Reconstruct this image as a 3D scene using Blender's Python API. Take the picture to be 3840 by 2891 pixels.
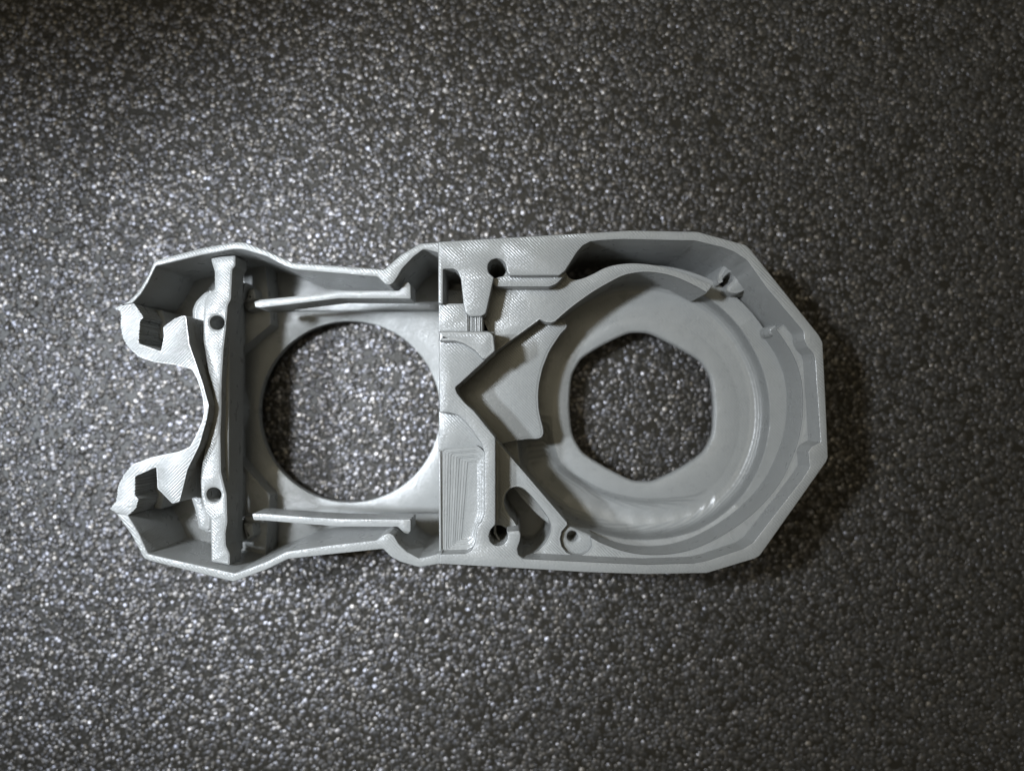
import bpy, bmesh, math, random
from mathutils import Vector, geometry

# ------------------------------------------------------------------ clean
for o in list(bpy.data.objects):
    bpy.data.objects.remove(o, do_unlink=True)
scene = bpy.context.scene
COL = scene.collection
MM = 0.001                       # all shapes are laid out in millimetres

# ------------------------------------------------------------------ camera
W, H = 3840.0, 2891.0            # photograph size, used for measuring
F = 2742.0                       # focal length in photograph pixels
NU, NV = 1920.0, 1513.0          # spot of the picture straight below the lens
HC = 134.0                       # lens height above the plate, mm
cam_d = bpy.data.cameras.new('camera')
cam = bpy.data.objects.new('camera', cam_d)
COL.objects.link(cam)
cam.location = (0, 0, HC * MM)
cam.rotation_euler = (0, 0, 0)
cam_d.sensor_fit = 'HORIZONTAL'
cam_d.sensor_width = 36.0
cam_d.lens = 36.0 * F / W
cam_d.shift_y = (NV - H / 2) / W
cam_d.clip_start = 0.005
cam_d.clip_end = 10
cam_d.dof.use_dof = True
cam_d.dof.focus_distance = (HC - 20) * MM
cam_d.dof.aperture_fstop = 8.5
scene.camera = cam

# ------------------------------------------------------------------ light
world = bpy.data.worlds.new('World')
scene.world = world
world.use_nodes = True
bg = world.node_tree.nodes['Background']
bg.inputs[0].default_value = (1.0, 0.86, 0.58, 1)
bg.inputs[1].default_value = 0.075

def area(name, loc, target, size, watts, col, shape='DISK', size_y=None):
    d = bpy.data.lights.new(name, 'AREA')
    d.shape = shape; d.size = size * MM
    if size_y: d.size_y = size_y * MM
    d.energy = watts; d.color = col
    o = bpy.data.objects.new(name, d)
    COL.objects.link(o)
    o.location = Vector(loc) * MM
    o.rotation_euler = (Vector(target) - Vector(loc)).to_track_quat('-Z', 'Y').to_euler()
    return o

area('ceiling_lamp', (-80, 130, 560), (0, 0, 0), 420, 0.6, (1.0, 0.90, 0.66))
def spot(name, loc, target, deg, blend, radius, watts, col):
    d = bpy.data.lights.new(name, 'SPOT')
    d.energy = watts; d.color = col
    d.spot_size = math.radians(deg); d.spot_blend = blend; d.shadow_soft_size = radius * MM
    o = bpy.data.objects.new(name, d); COL.objects.link(o)
    o.location = Vector(loc) * MM
    o.rotation_euler = (Vector(target) - Vector(loc)).to_track_quat('-Z', 'Y').to_euler()
    return o

# a small lamp close by, and a beam from farther left that skims off the plate
spot('lamp_head', (-100, 30, 205), (36, -9, 0), 62, 0.7, 10, 2.25, (0.86, 0.92, 1.0))
spot('window_beam', (-420, 6, 570), (-62, -14, 0), 14.5, 0.8, 24, 26.0, (0.84, 0.91, 1.0))

scene.view_settings.view_transform = 'Standard'
scene.view_settings.look = 'None'
scene.view_settings.gamma = 1.0
scene.view_settings.exposure = 0.0
scene.view_settings.use_curve_mapping = False
scene.render.engine = 'CYCLES'

# ------------------------------------------------------------------ materials
def newmat(name):
    m = bpy.data.materials.new(name); m.use_nodes = True
    nt = m.node_tree
    return m, nt, nt.nodes['Principled BSDF']

def math_node(nt, op, a=None, b=None, c=None):
    n = nt.nodes.new('ShaderNodeMath'); n.operation = op
    for i, v in enumerate((a, b, c)):
        if v is None: continue
        if isinstance(v, (int, float)): n.inputs[i].default_value = v
        else: nt.links.new(v, n.inputs[i])
    return n.outputs[0]

def plastic(name, ang=45.0, pitch=0.37, amp=0.027, base=(0.226, 0.232, 0.227)):
    """grey filament: rows of extruded lines on level faces, layers on upright ones"""
    m, nt, p = newmat(name)
    L = nt.links
    geo = nt.nodes.new('ShaderNodeNewGeometry')
    tc = nt.nodes.new('ShaderNodeTexCoord')
    sep = nt.nodes.new('ShaderNodeSeparateXYZ'); L.new(tc.outputs['Object'], sep.inputs[0])
    sn = nt.nodes.new('ShaderNodeSeparateXYZ'); L.new(geo.outputs['True Normal'], sn.inputs[0])
    noise = nt.nodes.new('ShaderNodeTexNoise')
    noise.inputs['Scale'].default_value = 450; noise.inputs['Detail'].default_value = 3
    L.new(tc.outputs['Object'], noise.inputs['Vector'])
    fine = nt.nodes.new('ShaderNodeTexNoise')
    fine.inputs['Scale'].default_value = 2600; fine.inputs['Detail'].default_value = 2
    L.new(tc.outputs['Object'], fine.inputs['Vector'])
    a = math.radians(ang)
    s = math_node(nt, 'ADD', math_node(nt, 'MULTIPLY', sep.outputs[0], math.cos(a)),
                  math_node(nt, 'MULTIPLY', sep.outputs[1], math.sin(a)))
    s = math_node(nt, 'ADD', s, math_node(nt, 'MULTIPLY', noise.outputs[0], 0.00022))
    top = math_node(nt, 'SINE', math_node(nt, 'MULTIPLY', s, 2 * math.pi / (pitch * MM)))
    zz = math_node(nt, 'ADD', sep.outputs[2], math_node(nt, 'MULTIPLY', noise.outputs[0], 0.00008))
    side = math_node(nt, 'SINE', math_node(nt, 'MULTIPLY', zz, 2 * math.pi / (0.36 * MM)))
    brk = nt.nodes.new('ShaderNodeTexNoise')
    brk.inputs['Scale'].default_value = 210; brk.inputs['Detail'].default_value = 1
    L.new(tc.outputs['Object'], brk.inputs['Vector'])
    top = math_node(nt, 'MULTIPLY', top, math_node(nt, 'MULTIPLY_ADD', brk.outputs[0], 2.2, -0.45))
    flat = math_node(nt, 'GREATER_THAN', math_node(nt, 'ABSOLUTE', sn.outputs[2]), 0.997)
    mix = nt.nodes.new('ShaderNodeMix')
    side = math_node(nt, 'MULTIPLY', side, 2.2)
    L.new(flat, mix.inputs[0]); L.new(side, mix.inputs[2]); L.new(top, mix.inputs[3])
    hgt = math_node(nt, 'ADD', mix.outputs[0],
                    math_node(nt, 'MULTIPLY', math_node(nt, 'SUBTRACT', fine.outputs[0], 0.5), 2.6))
    hgt = math_node(nt, 'ADD', hgt, math_node(nt, 'MULTIPLY', noise.outputs[0], 0.5))
    bump = nt.nodes.new('ShaderNodeBump')
    bump.inputs['Strength'].default_value = 0.75
    bump.inputs['Distance'].default_value = amp * MM
    L.new(hgt, bump.inputs['Height']); L.new(bump.outputs[0], p.inputs['Normal'])
    ramp = nt.nodes.new('ShaderNodeMix'); ramp.data_type = 'RGBA'
    L.new(noise.outputs[0], ramp.inputs[0])
    ramp.inputs[6].default_value = (*[c * 0.93 for c in base], 1)
    ramp.inputs[7].default_value = (*[c * 1.07 for c in base], 1)
    L.new(ramp.outputs[2], p.inputs['Base Color'])
    rr = math_node(nt, 'MULTIPLY_ADD', noise.outputs[0], 0.2, 0.20)
    L.new(rr, p.inputs['Roughness'])
    p.inputs['IOR'].default_value = 1.5
    return m

PLA = plastic('grey_filament')
PLA2 = plastic('grey_filament_crossed', ang=-45.0)
PLAV = plastic('grey_filament_smooth', amp=0.026)

def plate_mat():
    m, nt, p = newmat('plate_coating')
    L = nt.links
    tc = nt.nodes.new('ShaderNodeTexCoord')
    n = nt.nodes.new('ShaderNodeTexNoise'); n.inputs['Scale'].default_value = 1700
    n.inputs['Detail'].default_value = 4
    L.new(tc.outputs['Object'], n.inputs['Vector'])
    b = nt.nodes.new('ShaderNodeBump'); b.inputs['Distance'].default_value = 0.05 * MM
    b.inputs['Strength'].default_value = 1
    L.new(n.outputs[0], b.inputs['Height']); L.new(b.outputs[0], p.inputs['Normal'])
    p.inputs['Base Color'].default_value = (0.018, 0.016, 0.012, 1)
    p.inputs['Roughness'].default_value = 0.42
    p.inputs['Specular IOR Level'].default_value = 0.25
    return m

def grain_mat():
    m, nt, p = newmat('plate_grain')
    L = nt.links
    oi = nt.nodes.new('ShaderNodeObjectInfo')
    r = math_node(nt, 'MULTIPLY_ADD', oi.outputs['Random'], 0.12, 0.33)
    L.new(r, p.inputs['Roughness'])
    p.inputs['Base Color'].default_value = (0.026, 0.025, 0.022, 1)
    p.inputs['IOR'].default_value = 1.85
    sp = math_node(nt, 'POWER', math_node(nt, 'FRACT', math_node(nt, 'MULTIPLY', oi.outputs['Random'], 17.0)), 1.7)
    L.new(math_node(nt, 'MULTIPLY_ADD', sp, 0.66, 0.14), p.inputs['Specular IOR Level'])
    tint = nt.nodes.new('ShaderNodeMix'); tint.data_type = 'RGBA'
    L.new(math_node(nt, 'FRACT', math_node(nt, 'MULTIPLY', oi.outputs['Random'], 53.0)), tint.inputs[0])
    tint.inputs[6].default_value = (0.86, 0.87, 1.0, 1); tint.inputs[7].default_value = (1.0, 0.92, 0.84, 1)
    L.new(tint.outputs[2], p.inputs['Specular Tint'])
    return m

# ------------------------------------------------------------------ measuring helpers
def P(u, v, z):
    """photograph pixel seen at height z (mm) -> x, y in mm"""
    k = (HC - z) / F
    return ((u - NU) * k, -(v - NV) * k)

def chaikin(pts, n=2, closed=True):
    for _ in range(n):
        out = []
        m = len(pts)
        rng = range(m) if closed else range(m - 1)
        if not closed: out.append(pts[0])
        for i in rng:
            a, b = pts[i], pts[(i + 1) % m]
            out.append((a[0] * .75 + b[0] * .25, a[1] * .75 + b[1] * .25))
            out.append((a[0] * .25 + b[0] * .75, a[1] * .25 + b[1] * .75))
        if not closed: out.append(pts[-1])
        pts = out
    return pts

def soft(pts, r=9):
    """round every corner of a traced outline by about r pixels"""
    out = []
    m = len(pts)
    for i in range(m):
        p0, p1, p2 = Vector(pts[i - 1]), Vector(pts[i]), Vector(pts[(i + 1) % m])
        a, b = p0 - p1, p2 - p1
        la, lb = a.length, b.length
        if la < 1e-6 or lb < 1e-6: continue
        t = min(r, la * .45, lb * .45)
        q0, q2 = p1 + a / la * t, p1 + b / lb * t
        for s in (0, .33, .67, 1):
            q = q0 * (1 - s) ** 2 + p1 * 2 * s * (1 - s) + q2 * s * s
            out.append((q.x, q.y))
    return out

def circle(u, v, r, n=40):
    return [(u + r * math.cos(2 * math.pi * i / n), v + r * math.sin(2 * math.pi * i / n)) for i in range(n)]

def sarea(p):
    return 0.5 * sum(p[i - 1][0] * p[i][1] - p[i][0] * p[i - 1][1] for i in range(len(p)))

def clean(p, d=0.02):
    out = []
    for q in p:
        if not out or (Vector(q) - Vector(out[-1])).length > d: out.append(q)
    if (Vector(out[0]) - Vector(out[-1])).length <= d: out.pop()
    return out

def inset(p, b):
    """ccw loop moved inwards by b (mm)"""
    out = []
    m = len(p)
    for i in range(m):
        a, c, d = Vector(p[i - 1]), Vector(p[i]), Vector(p[(i + 1) % m])
        e1, e2 = (c - a).normalized(), (d - c).normalized()
        n1, n2 = Vector((-e1.y, e1.x)), Vector((-e2.y, e2.x))
        n = n1 + n2
        if n.length < 1e-4: n = n1
        n.normalize()
        k = min(1.6, 1 / max(.3, n.dot(n1)))
        q = c + n * b * k
        out.append((q.x, q.y))
    return out

def finish(name, bm, mat, parent, ang=32):
    bmesh.ops.recalc_face_normals(bm, faces=bm.faces)
    for v in bm.verts: v.co *= MM
    me = bpy.data.meshes.new(name)
    bm.to_mesh(me); bm.free()
    for f in me.polygons: f.use_smooth = True
    me.set_sharp_from_angle(angle=math.radians(ang))
    me.materials.append(mat)
    o = bpy.data.objects.new(name, me)
    COL.objects.link(o)
    if parent: o.parent = parent
    return o

def inside(p, loop):
    r = False
    for i in range(len(loop)):
        (x0, y0), (x1, y1) = loop[i - 1], loop[i]
        if (y0 > p[1]) != (y1 > p[1]) and p[0] < (x1 - x0) * (p[1] - y0) / (y1 - y0) + x0: r = not r
    return r

def cap(bm, loops2, loops3):
    """fill an outer loop with holes; loops3 holds the bmesh verts of each loop"""
    v2, ed, ref = [], [], []
    for l2, l3 in zip(loops2, loops3):
        s = len(v2)
        v2 += [Vector(q) for q in l2]; ref += l3
        n = len(l2)
        ed += [(s + i, s + (i + 1) % n) for i in range(n)]
    vo, eo, fo, vi, ei, fi = geometry.delaunay_2d_cdt(v2, ed, [], 1, 1e-5)
    m = []
    z = loops3[0][0].co.z
    for k, src in enumerate(vi):
        if src: m.append(ref[src[0]])
        else: m.append(bm.verts.new((vo[k].x, vo[k].y, z)))
    for f in fo:
        c = [sum(vo[i][k] for i in f) / len(f) for k in (0, 1)]
        if any(inside(c, h) for h in loops2[1:]): continue
        vs = [m[i] for i in f]
        if len(set(vs)) < 3: continue
        try: bm.faces.new(vs)
        except ValueError: pass

def slab_into(bm, outer, holes, z0, z1, b=0.25, zref=None):
    """upright plate: pixel outlines are read at the height of its top face"""
    zr = z1 if zref is None else zref
    lo = clean([P(u, v, zr) for u, v in outer])
    if sarea(lo) < 0: lo.reverse()
    ls = [lo]
    for h in holes:
        q = clean([P(u, v, zr) for u, v in h])
        if sarea(q) > 0: q.reverse()
        ls.append(q)
    tops, t2, bots = [], [], []
    for l in ls:
        ti = inset(l, b)
        ti2 = inset(l, b * .3)
        rows = [[bm.verts.new((x, y, z0)) for x, y in l],
                [bm.verts.new((x, y, z1 - b)) for x, y in l],
                [bm.verts.new((x, y, z1 - b * .3)) for x, y in ti2],
                [bm.verts.new((x, y, z1)) for x, y in ti]]
        n = len(l)
        for r in range(3):
            for i in range(n):
                j = (i + 1) % n
                bm.faces.new((rows[r][i], rows[r][j], rows[r + 1][j], rows[r + 1][i]))
        tops.append(rows[3]); t2.append(ti); bots.append(rows[0])
    cap(bm, t2, tops)
    cap(bm, ls, bots)

def slab(name, outer, z0, z1, holes=(), mat=None, b=0.25, parent=None, zref=None):
    bm = bmesh.new()
    slab_into(bm, outer, holes, z0, z1, b, zref)
    return finish(name, bm, mat or PLA, parent or ROOT)

# ------------------------------------------------------------------ the plate it lies on
bm = bmesh.new()
for x, y in ((-125, -98), (125, -98), (125, 102), (-125, 102)):
    bm.verts.new((x, y, 0))
bm.faces.new(bm.verts)
g = bmesh.ops.extrude_face_region(bm, geom=bm.faces[:])
for v in [e for e in g['geom'] if isinstance(e, bmesh.types.BMVert)]: v.co.z = -1.0
plate = finish('build_plate', bm, plate_mat(), None)
plate['kind'] = 'structure'

def grain_mesh(seg=8):
    bm = bmesh.new()
    rings = []
    for r, z in ((1.0, -0.3), (0.95, 0.02), (0.82, 0.10), (0.45, 0.18)):
        rings.append([bm.verts.new((r * math.cos(2 * math.pi * i / seg), r * math.sin(2 * math.pi * i / seg), z)) for i in range(seg)])
    t = bm.verts.new((0, 0, 0.205))
    for a, c in zip(rings, rings[1:]):
        for i in range(seg):
            bm.faces.new((a[i], a[(i + 1) % seg], c[(i + 1) % seg], c[i]))
    for i in range(seg):
        bm.faces.new((rings[-1][i], rings[-1][(i + 1) % seg], t))
    me = bpy.data.meshes.new('grain')
    bm.to_mesh(me); bm.free()
    for f in me.polygons: f.use_smooth = True
    return me

def build_grains():
    src = bpy.data.objects.new('grain_source', grain_mesh())
    src.data.materials.append(grain_mat())
    # the field the grains are spread over: a copy of the plate's top face
    me = bpy.data.meshes.new('texture_grains')
    z = 0.004 * MM
    me.from_pydata([(-.124, -.097, z), (.124, -.097, z), (.124, .101, z), (-.124, .101, z)], [], [(0, 1, 2, 3)])
    o = bpy.data.objects.new('texture_grains', me)
    COL.objects.link(o)
    o.parent = plate
    o['kind'] = 'stuff'
    ng = bpy.data.node_groups.new('spread_grains', 'GeometryNodeTree')
    ng.interface.new_socket('Geometry', in_out='INPUT', socket_type='NodeSocketGeometry')
    ng.interface.new_socket('Geometry', in_out='OUTPUT', socket_type='NodeSocketGeometry')
    N, L = ng.nodes, ng.links
    gi, go = N.new('NodeGroupInput'), N.new('NodeGroupOutput')
    di = N.new('GeometryNodeDistributePointsOnFaces')
    di.distribute_method = 'RANDOM'
    di.inputs['Density'].default_value = 3.0e6
    di.inputs['Seed'].default_value = 4
    L.new(gi.outputs[0], di.inputs['Mesh'])
    ins = N.new('GeometryNodeInstanceOnPoints')
    L.new(di.outputs['Points'], ins.inputs['Points'])
    inp = N.new('GeometryNodeObjectInfo')
    inp.inputs['Object'].default_value = src
    L.new(inp.outputs['Geometry'], ins.inputs['Instance'])
    def rnd(dt, lo, hi, seed):
        r = N.new('FunctionNodeRandomValue'); r.data_type = dt
        k = 0 if dt == 'FLOAT_VECTOR' else 2
        r.inputs[k].default_value = lo; r.inputs[k + 1].default_value = hi
        r.inputs['Seed'].default_value = seed
        return r.outputs[0 if dt == 'FLOAT_VECTOR' else 1]
    # two draws added: tilts gather round level
    va, vb = rnd('FLOAT_VECTOR', (-.20, -.20, 0), (.20, .20, 6.28), 1), rnd('FLOAT_VECTOR', (-.20, -.20, 0), (.20, .20, 0), 2)
    ad = N.new('ShaderNodeVectorMath'); ad.operation = 'ADD'
    L.new(va, ad.inputs[0]); L.new(vb, ad.inputs[1])
    L.new(ad.outputs[0], ins.inputs['Rotation'])
    sz = rnd('FLOAT', 0.0, 1.0, 3)
    pw = N.new('ShaderNodeMath'); pw.operation = 'POWER'; pw.inputs[1].default_value = 2.2
    L.new(sz, pw.inputs[0])
    ma = N.new('ShaderNodeMath'); ma.operation = 'MULTIPLY_ADD'
    ma.inputs[1].default_value = 0.42 * MM; ma.inputs[2].default_value = 0.33 * MM
    L.new(pw.outputs[0], ma.inputs[0]); L.new(ma.outputs[0], ins.inputs['Scale'])
    L.new(ins.outputs[0], go.inputs[0])
    md = o.modifiers.new('spread', 'NODES'); md.node_group = ng
build_grains()

# ------------------------------------------------------------------ the printed part
ROOT = bpy.data.objects.new('fan_housing', None)
COL.objects.link(ROOT)
ROOT.empty_display_size = 0.02
ROOT['label'] = 'grey 3D printed fan housing lying open side up on the dark textured plate'
ROOT['category'] = 'printed part'

T, K, S, FL = 22.0, 17.5, 10.5, 6.5      # heights of rim, ledges, bowl step, bowl floor

# --- rim, top block, tongue end and lower boss share one level
hole_a = [(1911, 1034), (1901, 1020), (1899, 1006), (1895, 989), (1883, 975), (1863, 969), (1843, 975), (1831, 989), (1828, 1006), (1833, 1024), (1852, 1040)]
rim = [(1643, 907), (1900, 891), (2300, 868), (2358, 864), (2616, 869), (2797, 919), (2812, 932), (3072, 1257), (3086, 1284), (3097, 1500),
       (3106, 1715), (3099, 1732), (2851, 2083), (2833, 2094), (2652, 2149), (2426, 2153), (2200, 2146), (2020, 2135), (1646, 2114),
       (1647, 2077), (1747, 2074), (1768, 2063), (1781, 2038), (1785, 2004), (1789, 1975), (1806, 1954), (1816, 1929), (1817, 1702),
       (1806, 1664), (1776, 1622), (1747, 1584), (1718, 1557), (1684, 1547), (1648, 1547), (1645, 1242), (1854, 1244), (1856, 1317),
       (1740, 1424), (1732, 1432), (1707, 1453), (1714, 1474), (1742, 1509), (1777, 1540), (1858, 1641), (1858, 1967),
       (1840, 1985), (1833, 2009), (1838, 2030), (1852, 2043), (1870, 2046), (1890, 2039), (1902, 2022), (1904, 2005), (1899, 1991), (1947, 1988),
       (1953, 2003), (1950, 2028), (1940, 2057), (1944, 2080), (1962, 2094), (2230, 2107), (2426, 2116), (2607, 2110), (2652, 2101),
       (2788, 2056), (2824, 2033), (3009, 1794), (3036, 1753), (3034, 1735), (3030, 1694), (3045, 1672), (3076, 1657), (3066, 1500), (3061, 1438),
       (3056, 1347), (3049, 1325), (3027, 1302), (3015, 1275), (3013, 1248), (3006, 1236), (2878, 1085), (2801, 977), (2756, 947), (2711, 929), (2607, 904),
       (2336, 898), (2255, 902), (2215, 906), (2186, 921), (2163, 947), (2119, 1016), (2098, 1033)] + hole_a + [
       (1827, 1153), (1821, 1176), (1806, 1186), (1764, 1188), (1745, 1174), (1737, 1136), (1728, 1048), (1716, 1018), (1701, 1009), (1662, 1009), (1661, 1140), (1643, 1140)]
slab('rim_wall', soft(rim, 5), 0, T, mat=PLA, b=0.18)

# --- raised end block with the hollow side
blk = [(1646, 1241), (1835, 1241), (1852, 1256), (1858, 1317), (1819, 1351), (1806, 1346), (1781, 1317), (1739, 1291), (1705, 1281), (1646, 1281)]
slab('end_block', soft(blk, 8), T - 2, T + 1.6, b=0.5)

# --- recess between the two blocks, with drooped strands bridging it
slab('recess_floor', [(1645, 1138), (1741, 1138), (1752, 1178), (1770, 1196), (1812, 1196), (1812, 1246), (1645, 1246)], 0, T - 1.2)
random.seed(3)
for i in range(9):
    u = 1747 + i * 6.9 + random.uniform(-1.2, 1.2)
    w = random.uniform(5.2, 6.4)
    zt = T - random.uniform(.45, .9)
    slab('bridge_strand', [(u, 1180), (u + w, 1180), (u + w + random.uniform(-1, 2), 1243), (u + random.uniform(-1, 1), 1243)], zt - .5, zt, b=0.1)

# --- upper ledge with the curved wall
arc_out = [(2119, 1010), (2125, 1024), (2136, 1043), (2159, 1050), (2188, 1043), (2230, 1024), (2262, 1006), (2300, 993), (2367, 985), (2449, 991), (2539, 1014), (2607, 1041), (2675, 1070)]
arc_in = [(2652, 1098), (2607, 1072), (2539, 1040), (2471, 1023), (2403, 1019), (2336, 1032), (2290, 1057), (2230, 1090), (2146, 1150), (2100, 1190), (2082, 1206), (2066, 1211), (2045, 1209), (2024, 1199)]
ledge = [(1790, 960), (2080, 960)] + chaikin(arc_out, 2, False) + chaikin(arc_in[:11], 2, False) + arc_in[11:] + [(1856, 1322), (1800, 1350), (1830, 1241), (1790, 1160)]
slab('upper_ledge', ledge, 0, K, holes=[circle(1863, 1009, 34)], mat=PLA, b=0.3)
slab('ledge_step', soft([(1846, 1050), (1860, 1041), (1911, 1030), (2112, 1015), (2122, 1030), (2088, 1064), (2062, 1075), (1858, 1074), (1848, 1064)], 8), 0, T - 1.6, b=0.25)

# --- lower ledge running on as the upper shelf of the bowl
shelf_in = [(2249, 2031), (2320, 2060), (2390, 2076), (2471, 2080), (2562, 2070), (2652, 2038), (2742, 1988), (2833, 1920), (2919, 1825), (2964, 1735), (2996, 1649), (3009, 1568), (3012, 1500), (3005, 1415), (2978, 1338), (2945, 1284), (2910, 1235)]
boss2_cut = [(2127, 1956), (2130, 1968), (2108, 1995), (2102, 2021), (2108, 2048), (2125, 2069), (2150, 2081), (2180, 2080), (2205, 2066), (2218, 2046), (2214, 2012)]
lower = [(1862, 1646), (1869, 1655)] + boss2_cut + chaikin(shelf_in, 2, False) + [(2940, 1210), (3010, 1250), (3035, 1300), (3055, 1700), (2820, 2045), (2640, 2110), (1980, 2105), (1890, 2070), (1850, 2000), (1850, 1800)]
kidney = [(1936, 1826), (1907, 1836), (1892, 1866), (1894, 1899), (1911, 1933), (1930, 1952), (1946, 1985), (1950, 2010), (1940, 2050), (1950, 2074), (2004, 2074), (2037, 2046), (2062, 2004), (2067, 1975), (2054, 1941), (2020, 1895), (1978, 1845), (1957, 1830)]
slab('lower_ledge', lower, 0, K, holes=[chaikin(kidney, 2), circle(1869, 2008, 37)], mat=PLA, b=0.45)
slab('slot_floor', [(1870, 1800), (1990, 1800), (2090, 1960), (2090, 2100), (1925, 2100), (1925, 1960), (1870, 1900)], 0, 3.0, mat=PLA2, zref=K)
b2 = [(u, max(v, 1979 + (u - 2152) * .42)) for u, v in circle(2163, 2021, 63)]
slab('screw_boss', b2, 0, K - 1.3, holes=[circle(2147, 2011, 20)], mat=PLAV, b=0.35)
slab('strap_step', soft([(1856, 1650), (1868, 1656), (1869, 1950), (1862, 1962), (1852, 1962), (1852, 1655)], 3), 0, T - 2.0, b=0.15)

# --- flat tongue that points into the bowl
tng = [(1690, 1452), (2030, 1185), (2120, 1195), (2132, 1225), (2104, 1253), (2062, 1317), (2037, 1380), (2024, 1438), (2020, 1480), (2022, 1530), (2028, 1563), (2039, 1605), (2041, 1627), (2032, 1643), (2015, 1648), (1978, 1648), (1928, 1655), (1877, 1668), (1845, 1690), (1730, 1545)]
slab('tongue', soft(tng, 14), 0, 14.0, mat=PLA, b=0.55)

# --- bowl: loops round the hexagonal opening, each at its own height
CU, CV = 2407.0, 1530.0
def polar(pts):
    q = sorted((math.atan2(v - CV, u - CU), math.hypot(u - CU, v - CV)) for u, v in pts)
    return q
def radius(q, a):
    n = len(q)
    for i in range(n):
        a0, r0 = q[i]; a1, r1 = q[(i + 1) % n]
        if i == n - 1: a1 += 2 * math.pi
        for aa in (a, a + 2 * math.pi):
            if a0 <= aa <= a1: return r0 + (r1 - r0) * (aa - a0) / max(1e-9, a1 - a0)
    return q[0][1]
hexp = soft(chaikin([(2398, 1231), (2536, 1296), (2660, 1374), (2682, 1525), (2668, 1676), (2550, 1760), (2413, 1821), (2274, 1757), (2154, 1678), (2131, 1521), (2150, 1364), (2262, 1289)], 1), 16)
q_hex = polar(hexp)
lip = polar([(2407 + r * math.cos(math.radians(a)), 1530 + r * math.sin(math.radians(a))) for a, r in
             ((-180, 450), (-140, 470), (-100, 480), (-60, 479), (-30, 470), (0, 477), (15, 483), (40, 497), (65, 500), (85, 492), (105, 492), (125, 500), (150, 510), (170, 470))])
q_pl = polar([(2407 + r * math.cos(math.radians(a)), 1530 + r * math.sin(math.radians(a))) for a, r in
              ((-180, 330), (-120, 330), (-60, 340), (0, 360), (40, 395), (58, 383), (70, 358), (80, 345), (100, 337), (112, 339), (128, 345), (145, 370), (165, 350))])
def dip(a):
    d = math.degrees(a)
    if d < 50 or d > 175: return 0.0
    if d < 130: return 3.0 * ((d - 50) / 80) ** .8
    if d < 152: return 3.0
    return 3.0 * (175 - d) / 23
bm = bmesh.new()
NA = 240
rows = []
spec = [('hex', 0, FL - 1.3, 0), ('hex', 0, FL - .35, 0), ('hex', 3, FL - .1, 0), ('hex', 8, FL, 0), ('pl', -4, FL, 0), ('pl', 0, FL - .03, .03), ('pl', 10, FL - .03, .4), ('pl', 22, FL, .75),
        ('pl', 40, FL, .93), ('mid', 0, FL, 1), ('wall', -30, FL + .1, 1), ('wall', -16, FL + .32, .95), ('wall', -7, FL + .8, .85), ('wall', -2, FL + 1.5, .6), ('wall', 0, FL + 2.2, .3),
        ('lip', -1, S - .35, 0), ('lip', 1, S - .12, 0), ('lip', 5, S, 0), ('lip', 54, S, 0), ('lip', 55, 0, 0)]
for kind, off, z, dz in spec:
    row = []
    for i in range(NA):
        a = -math.pi + 2 * math.pi * i / NA
        rl = radius(lip, a)
        wx, wy = CU + rl * math.cos(a), CV + rl * math.sin(a)
        k = (HC - S) / (HC - FL)
        wu, wv = NU + (wx - NU) * k, NV + (wy - NV) * k
        rw = math.hypot(wu - CU, wv - CV)
        aa = math.atan2(wv - CV, wu - CU)
        if kind == 'hex': r, ang = radius(q_hex, a) + off, a
        elif kind == 'pl': r, ang = min(radius(q_pl, a) + off, rw - 80 + off * .8), a
        elif kind == 'mid': r, ang = rw - 40, aa
        elif kind == 'wall': r, ang = rw + off, aa
        else: r, ang = rl + off + (24 * max(0, math.cos(a)) if off > 50 else 0), a
        zz = z - dip(a) * dz
        zr = min(zz, S) if kind != 'hex' else FL
        if kind == 'wall': zr = FL
        x, y = P(CU + r * math.cos(ang), CV + r * math.sin(ang), zr)
        row.append(bm.verts.new((x, y, zz)))
    rows.append(row)
for r0, r1 in zip(rows, rows[1:] + rows[:1]):
    for i in range(NA):
        j = (i + 1) % NA
        bm.faces.new((r0[i], r0[j], r1[j], r1[i]))
finish('blower_bowl', bm, PLAV, ROOT, 40)

# screw boss by the end of the curved wall, two nubs on the shelf
cb = [(2756 + 64 * math.cos(math.radians(a)), 1040 + 64 * math.sin(math.radians(a))) for a in range(-206, 125, 10)]
cb += [(2727, 1068), (2748, 1048), (2750, 1030), (2738, 1024), (2724, 1036)]
slab('screw_boss', soft(cb, 5), 0, 13.6, mat=PLAV, b=0.7)
slab('boss_web', soft([(2790, 985), (2850, 1060), (2838, 1096), (2770, 1112), (2762, 1080)], 14), 0, 12.0, mat=PLAV, b=0.7)
for u, v in ((2905, 1235), (2948, 1228)):
    slab('nub', soft([(u - 24, v - 10), (u + 12, v - 26), (u + 30, v + 4), (u + 6, v + 30), (u - 20, v + 22)], 14), 8, 15.0, mat=PLAV, b=0.9)

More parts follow.
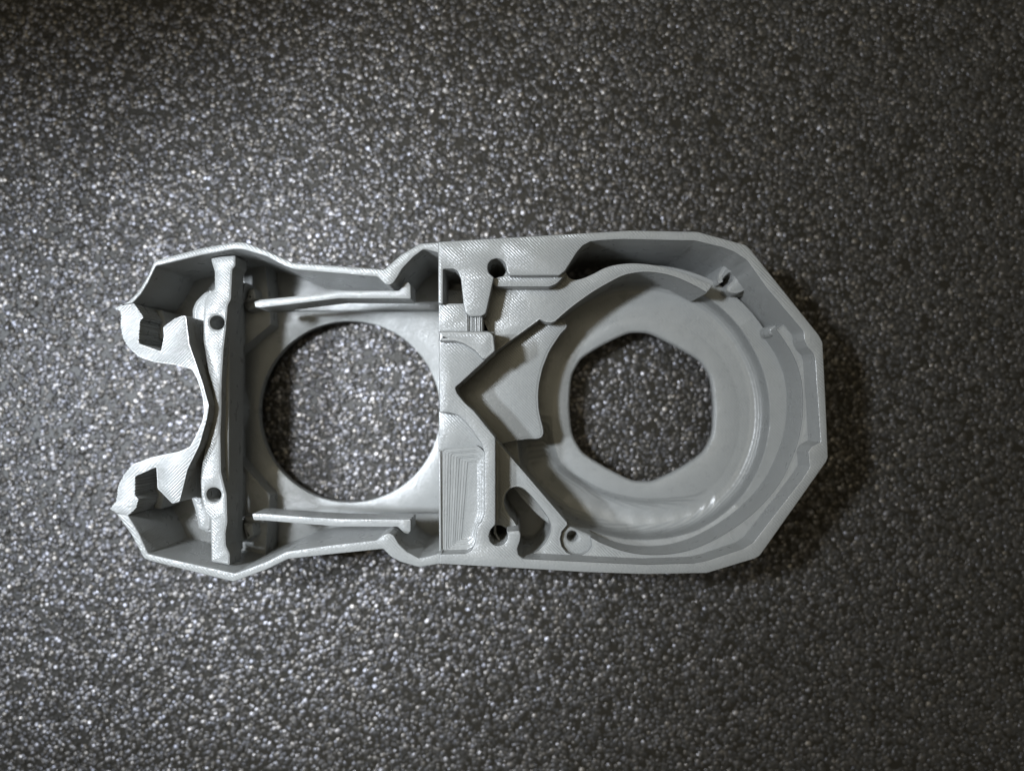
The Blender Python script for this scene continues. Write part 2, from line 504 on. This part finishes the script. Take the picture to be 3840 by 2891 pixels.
# --- pocket with stepped contour lines beside the divider
pk = [(1640, 2083), (1750, 2080), (1775, 2068), (1788, 2040), (1792, 2004), (1796, 1975), (1812, 1956), (1823, 1929), (1824, 1702), (1812, 1660), (1782, 1617), (1752, 1578), (1720, 1550), (1640, 1541)]
slab('pocket_shelf', [(1644, 1540), (1730, 1545), (1830, 1660), (1830, 1700), (1790, 1672), (1720, 1690), (1644, 1690)], 0, T - 3.0, mat=PLAV, b=0.4)
pool = soft([(1650, 1680), (1730, 1674), (1790, 1668), (1822, 1700), (1824, 1929), (1812, 1956), (1796, 1975), (1792, 2040), (1775, 2068), (1750, 2080), (1650, 2080)], 16)
def to_spine(p, t):
    s = (1779, min(max(p[1], 1745), 1905)) if p[1] < 1930 else (1745, 1985 if p[1] < 2000 else 2030)
    s = (1782 - max(0, (p[1] - 1925)) * .22, min(max(p[1], 1750), 2010))
    return (p[0] + (s[0] - p[0]) * t, p[1] + (s[1] - p[1]) * t)
bm = bmesh.new()
rows = []
NS = 11
for i in range(NS):
    t0, t1 = i / NS * .86, (i + .85) / NS * .86
    z = T - 2.6 - 0.11 * i
    for t, zz in ((t0, z), (t1, z - .03)):
        lp = [to_spine(p, t) for p in pool]
        rows.append([bm.verts.new((*P(u, v, T - 2.6), zz)) for u, v in lp])
for r0, r1 in zip(rows, rows[1:]):
    n = len(r0)
    for i in range(n): bm.faces.new((r0[i], r0[(i + 1) % n], r1[(i + 1) % n], r1[i]))
bm.faces.new(rows[-1])
finish('pocket', bm, PLAV, ROOT, 30)
slab('pocket_lip', [(1645, 1690), (1653, 1690), (1656, 2080), (1647, 2080)], 0, T - 2.3, b=0.15)

# --- what shows through the small window of the divider
slab('window_sill', [(1655, 1086), (1745, 1086), (1745, 1142), (1655, 1142)], 0, 13.0, mat=PLAV)
slab('window_sill', [(1655, 1036), (1745, 1036), (1745, 1092), (1655, 1092)], 0, 8.0, mat=PLAV)

# --- duct half: side walls
up_out = [(1658, 908), (1576, 913), (1504, 955), (1441, 1010), (1252, 996), (1097, 985), (1042, 959), (1000, 940), (925, 911), (896, 907), (875, 909), (757, 930), (598, 972), (577, 980), (556, 1031), (518, 1094), (484, 1127), (444, 1150)]
up_in = [(498, 1137), (530, 1102), (556, 1060), (585, 999), (598, 995), (757, 957), (875, 936), (904, 936), (925, 940), (1000, 963), (1063, 997), (1105, 1012), (1252, 1025), (1416, 1039), (1441, 1064), (1458, 1071), (1475, 1062), (1492, 1036), (1508, 1008), (1551, 963), (1584, 938), (1596, 936), (1630, 945), (1658, 954)]
slab('side_wall', soft(up_out + up_in, 6), 0, T - .4, b=0.16)
lo_out = [(1658, 2112), (1572, 2127), (1504, 2107), (1467, 2088), (1437, 2058), (1252, 2077), (1080, 2096), (1000, 2135), (896, 2174), (875, 2181), (694, 2136), (560, 2102), (539, 2093), (492, 2004), (450, 1946), (432, 1922)]
lo_in = [(480, 1930), (520, 1995), (556, 2075), (571, 2079), (700, 2108), (882, 2148), (1000, 2104), (1075, 2066), (1252, 2041), (1412, 2024), (1436, 2005), (1458, 1997), (1476, 2006), (1496, 2040), (1526, 2068), (1572, 2092), (1610, 2084), (1658, 2070)]
slab('side_wall', soft(lo_out + lo_in, 6), 0, T - .4, b=0.16)

# --- the two nozzle ends and the curved wall between them
nz = [(444, 1148), (424, 1156), (452, 1168), (450, 1220), (459, 1270), (484, 1308), (526, 1342), (581, 1359), (652, 1368), (719, 1386), (738, 1420), (757, 1480), (764, 1542),
      (757, 1580), (736, 1628), (711, 1675), (669, 1693), (602, 1706), (539, 1723), (497, 1740), (467, 1773), (442, 1819), (434, 1880), (408, 1909), (436, 1923),
      (480, 1933), (508, 1908), (520, 1872), (506, 1857), (507, 1786), (585, 1752), (589, 1832), (645, 1889), (673, 1882), (682, 1849), (703, 1761), (749, 1668), (776, 1571), (784, 1522),
      (761, 1438), (736, 1363), (711, 1291), (703, 1228), (698, 1184), (682, 1183), (652, 1195), (610, 1226), (613, 1262), (602, 1317), (520, 1287), (526, 1201), (539, 1190), (513, 1153), (501, 1137)]
def ragged(pts, umax):
    out, k = [], 0
    for i, p in enumerate(pts):
        q = pts[(i + 1) % len(pts)]
        n = max(1, int(math.hypot(q[0] - p[0], q[1] - p[1]) / 5.5)) if p[0] < umax else 1
        for t in range(n):
            d = 0 if p[0] >= umax else (2.6 if k % 2 else -2.2) * random.uniform(.2, 1.3)
            k += 1
            out.append((p[0] + (q[0] - p[0]) * t / n + d, p[1] + (q[1] - p[1]) * t / n))
    return out
slab('nozzle_wall', ragged(soft(nz, 6), 545), 0, T - .2, b=0.18, mat=PLA2)

# duct floors and sloped ramps inside the nozzles
slab('duct_floor', [(485, 1140), (570, 990), (590, 984), (880, 922), (905, 1180), (760, 1300), (700, 1340), (520, 1325)], 0, 8.0, mat=PLAV, zref=T)
slab('duct_floor', [(465, 1930), (550, 2090), (880, 2165), (900, 1900), (740, 1720), (520, 1735)], 0, 8.0, mat=PLAV, zref=T)
for pts in ([(806, 1080), (762, 1093), (728, 1128), (715, 1160), (716, 1195), (735, 1262), (745, 1290), (768, 1292), (790, 1200)], [(702, 1842), (722, 1800), (752, 1796), (800, 1940), (800, 2010), (740, 1985), (725, 1910)]):
    slab('duct_ramp', soft(pts, 12), 0, 14.5, b=0.8, mat=PLAV)
slab('nozzle_rib', soft([(500, 1140), (528, 1140), (545, 1190), (540, 1262), (512, 1262)], 12), 0, 15.5, b=.4, mat=PLAV, zref=T)
slab('nozzle_rib', soft([(496, 1822), (528, 1822), (538, 1880), (526, 1935), (494, 1930)], 12), 0, 15.5, b=.4, mat=PLAV, zref=T)

# --- cross bar with two screw holes
bar = [(791, 962), (883, 958), (883, 997), (871, 1010), (866, 1123), (854, 1144), (848, 1228), (838, 1312), (831, 1430), (830, 1550), (826, 1626), (829, 1773), (850, 1857), (853, 1958), (846, 2000), (847, 2046), (862, 2080), (862, 2120), (791, 2106),
       (788, 1946), (766, 1922), (753, 1857), (750, 1794), (757, 1731), (770, 1668), (787, 1605), (796, 1545), (797, 1470), (780, 1396), (767, 1312), (761, 1283), (760, 1207), (764, 1136), (780, 1102), (803, 1085), (803, 1018), (791, 980)]
slab('cross_bar', soft(bar, 7), 14.6, 19.4, holes=[circle(813, 1210, 27), circle(801, 1855, 27)], b=0.3, mat=PLA)
slab('bar_web', [(812, 985), (866, 985), (860, 1010), (859, 1500), (857, 2060), (858, 2085), (815, 2085), (804, 1950), (790, 1860), (790, 1780), (812, 1600), (812, 1450), (795, 1300), (790, 1200), (802, 1120)], 11.5, 17.6, mat=PLAV, b=.2, holes=[circle(829, 1216, 24), circle(817, 1850, 24)])
slab('bar_foot', soft([(855, 1140), (900, 1128), (912, 1150), (912, 1290), (880, 1320), (880, 1745), (912, 1775), (912, 1935), (860, 1945), (845, 1900), (840, 1300)], 8), 0, 9.0, mat=PLAV, b=.4)
slab('gusset', soft([(872, 1068), (922, 1058), (908, 1126), (890, 1124)], 5), 0, 12.5, mat=PLAV, b=.5)
slab('gusset', soft([(872, 1985), (886, 1958), (908, 2030), (878, 2052)], 5), 0, 12.5, mat=PLAV, b=.5)
slab('gusset', soft([(930, 1085), (952, 1078), (962, 1122), (920, 1134)], 5), 0, 11.5, mat=PLAV, b=.5)
slab('gusset', soft([(908, 1962), (945, 1962), (952, 2010), (925, 2028)], 5), 0, 11.5, mat=PLAV, b=.5)

# --- spring arms
arm_u = [(952, 1132), (975, 1124), (1168, 1105), (1273, 1091), (1496, 1090), (1507, 1076), (1515, 1062), (1530, 1058), (1539, 1066), (1540, 1120), (1504, 1119), (1273, 1118), (1168, 1131), (985, 1153), (958, 1153)]
slab('spring_arm', soft(arm_u, 5), 12.6, 18.6, b=.15)
arm_l = [(944, 1926), (985, 1926), (1168, 1940), (1273, 1946), (1504, 1948), (1540, 1947), (1540, 1990), (1531, 2003), (1515, 1998), (1492, 1975), (1273, 1974), (1168, 1966), (985, 1951), (950, 1950)]
slab('spring_arm', soft(arm_l, 5), 12.6, 18.6, b=.15)
slab('arm_foot', [(915, 1118), (990, 1118), (990, 1150), (930, 1165), (915, 1150)], 0, 10.5, mat=PLAV, b=.5)
slab('arm_foot', [(915, 1935), (990, 1935), (990, 1960), (930, 1965), (915, 1955)], 0, 10.5, mat=PLAV, b=.5)

# --- fan plate with the round opening, and the lower margin beside it
slab('fan_plate', [(900, 1168), (1660, 1168), (1660, 1922), (900, 1922)], 2.4, 4.0, holes=[circle(1311, 1544, 340, 96)], mat=PLA, b=.12)
slab('margin_floor', [(880, 925), (920, 925), (1060, 980), (1100, 1000), (1440, 1030), (1580, 925), (1660, 935), (1660, 1106), (890, 1106)], 0, 2.2, mat=PLAV, zref=T)
slab('margin_floor', [(890, 1952), (1660, 1952), (1660, 2085), (1572, 2110), (1510, 2080), (1450, 2030), (1250, 2060), (1075, 2080), (885, 2160)], 0, 2.2, mat=PLAV, zref=T)

# small pieces belong to the part they grow from
def under(child, part):
    parts = [o for o in ROOT.children if o.name.split('.')[0] == part]
    for o in [o for o in ROOT.children if o.name.split('.')[0] == child]:
        c = sum((Vector(v) for v in o.bound_box), Vector()) / 8
        o.parent = min(parts, key=lambda q: (sum((Vector(v) for v in q.bound_box), Vector()) / 8 - c).length)
for child, part in (('bridge_strand', 'recess_floor'), ('bar_web', 'cross_bar'), ('bar_foot', 'cross_bar'), ('gusset', 'cross_bar'), ('arm_foot', 'spring_arm'),
                    ('nozzle_rib', 'nozzle_wall'), ('nub', 'blower_bowl'), ('boss_web', 'blower_bowl'), ('slot_floor', 'lower_ledge'), ('strap_step', 'lower_ledge'),
                    ('ledge_step', 'upper_ledge'), ('pocket_shelf', 'pocket'), ('pocket_lip', 'pocket'), ('duct_ramp', 'duct_floor')):
    under(child, part)
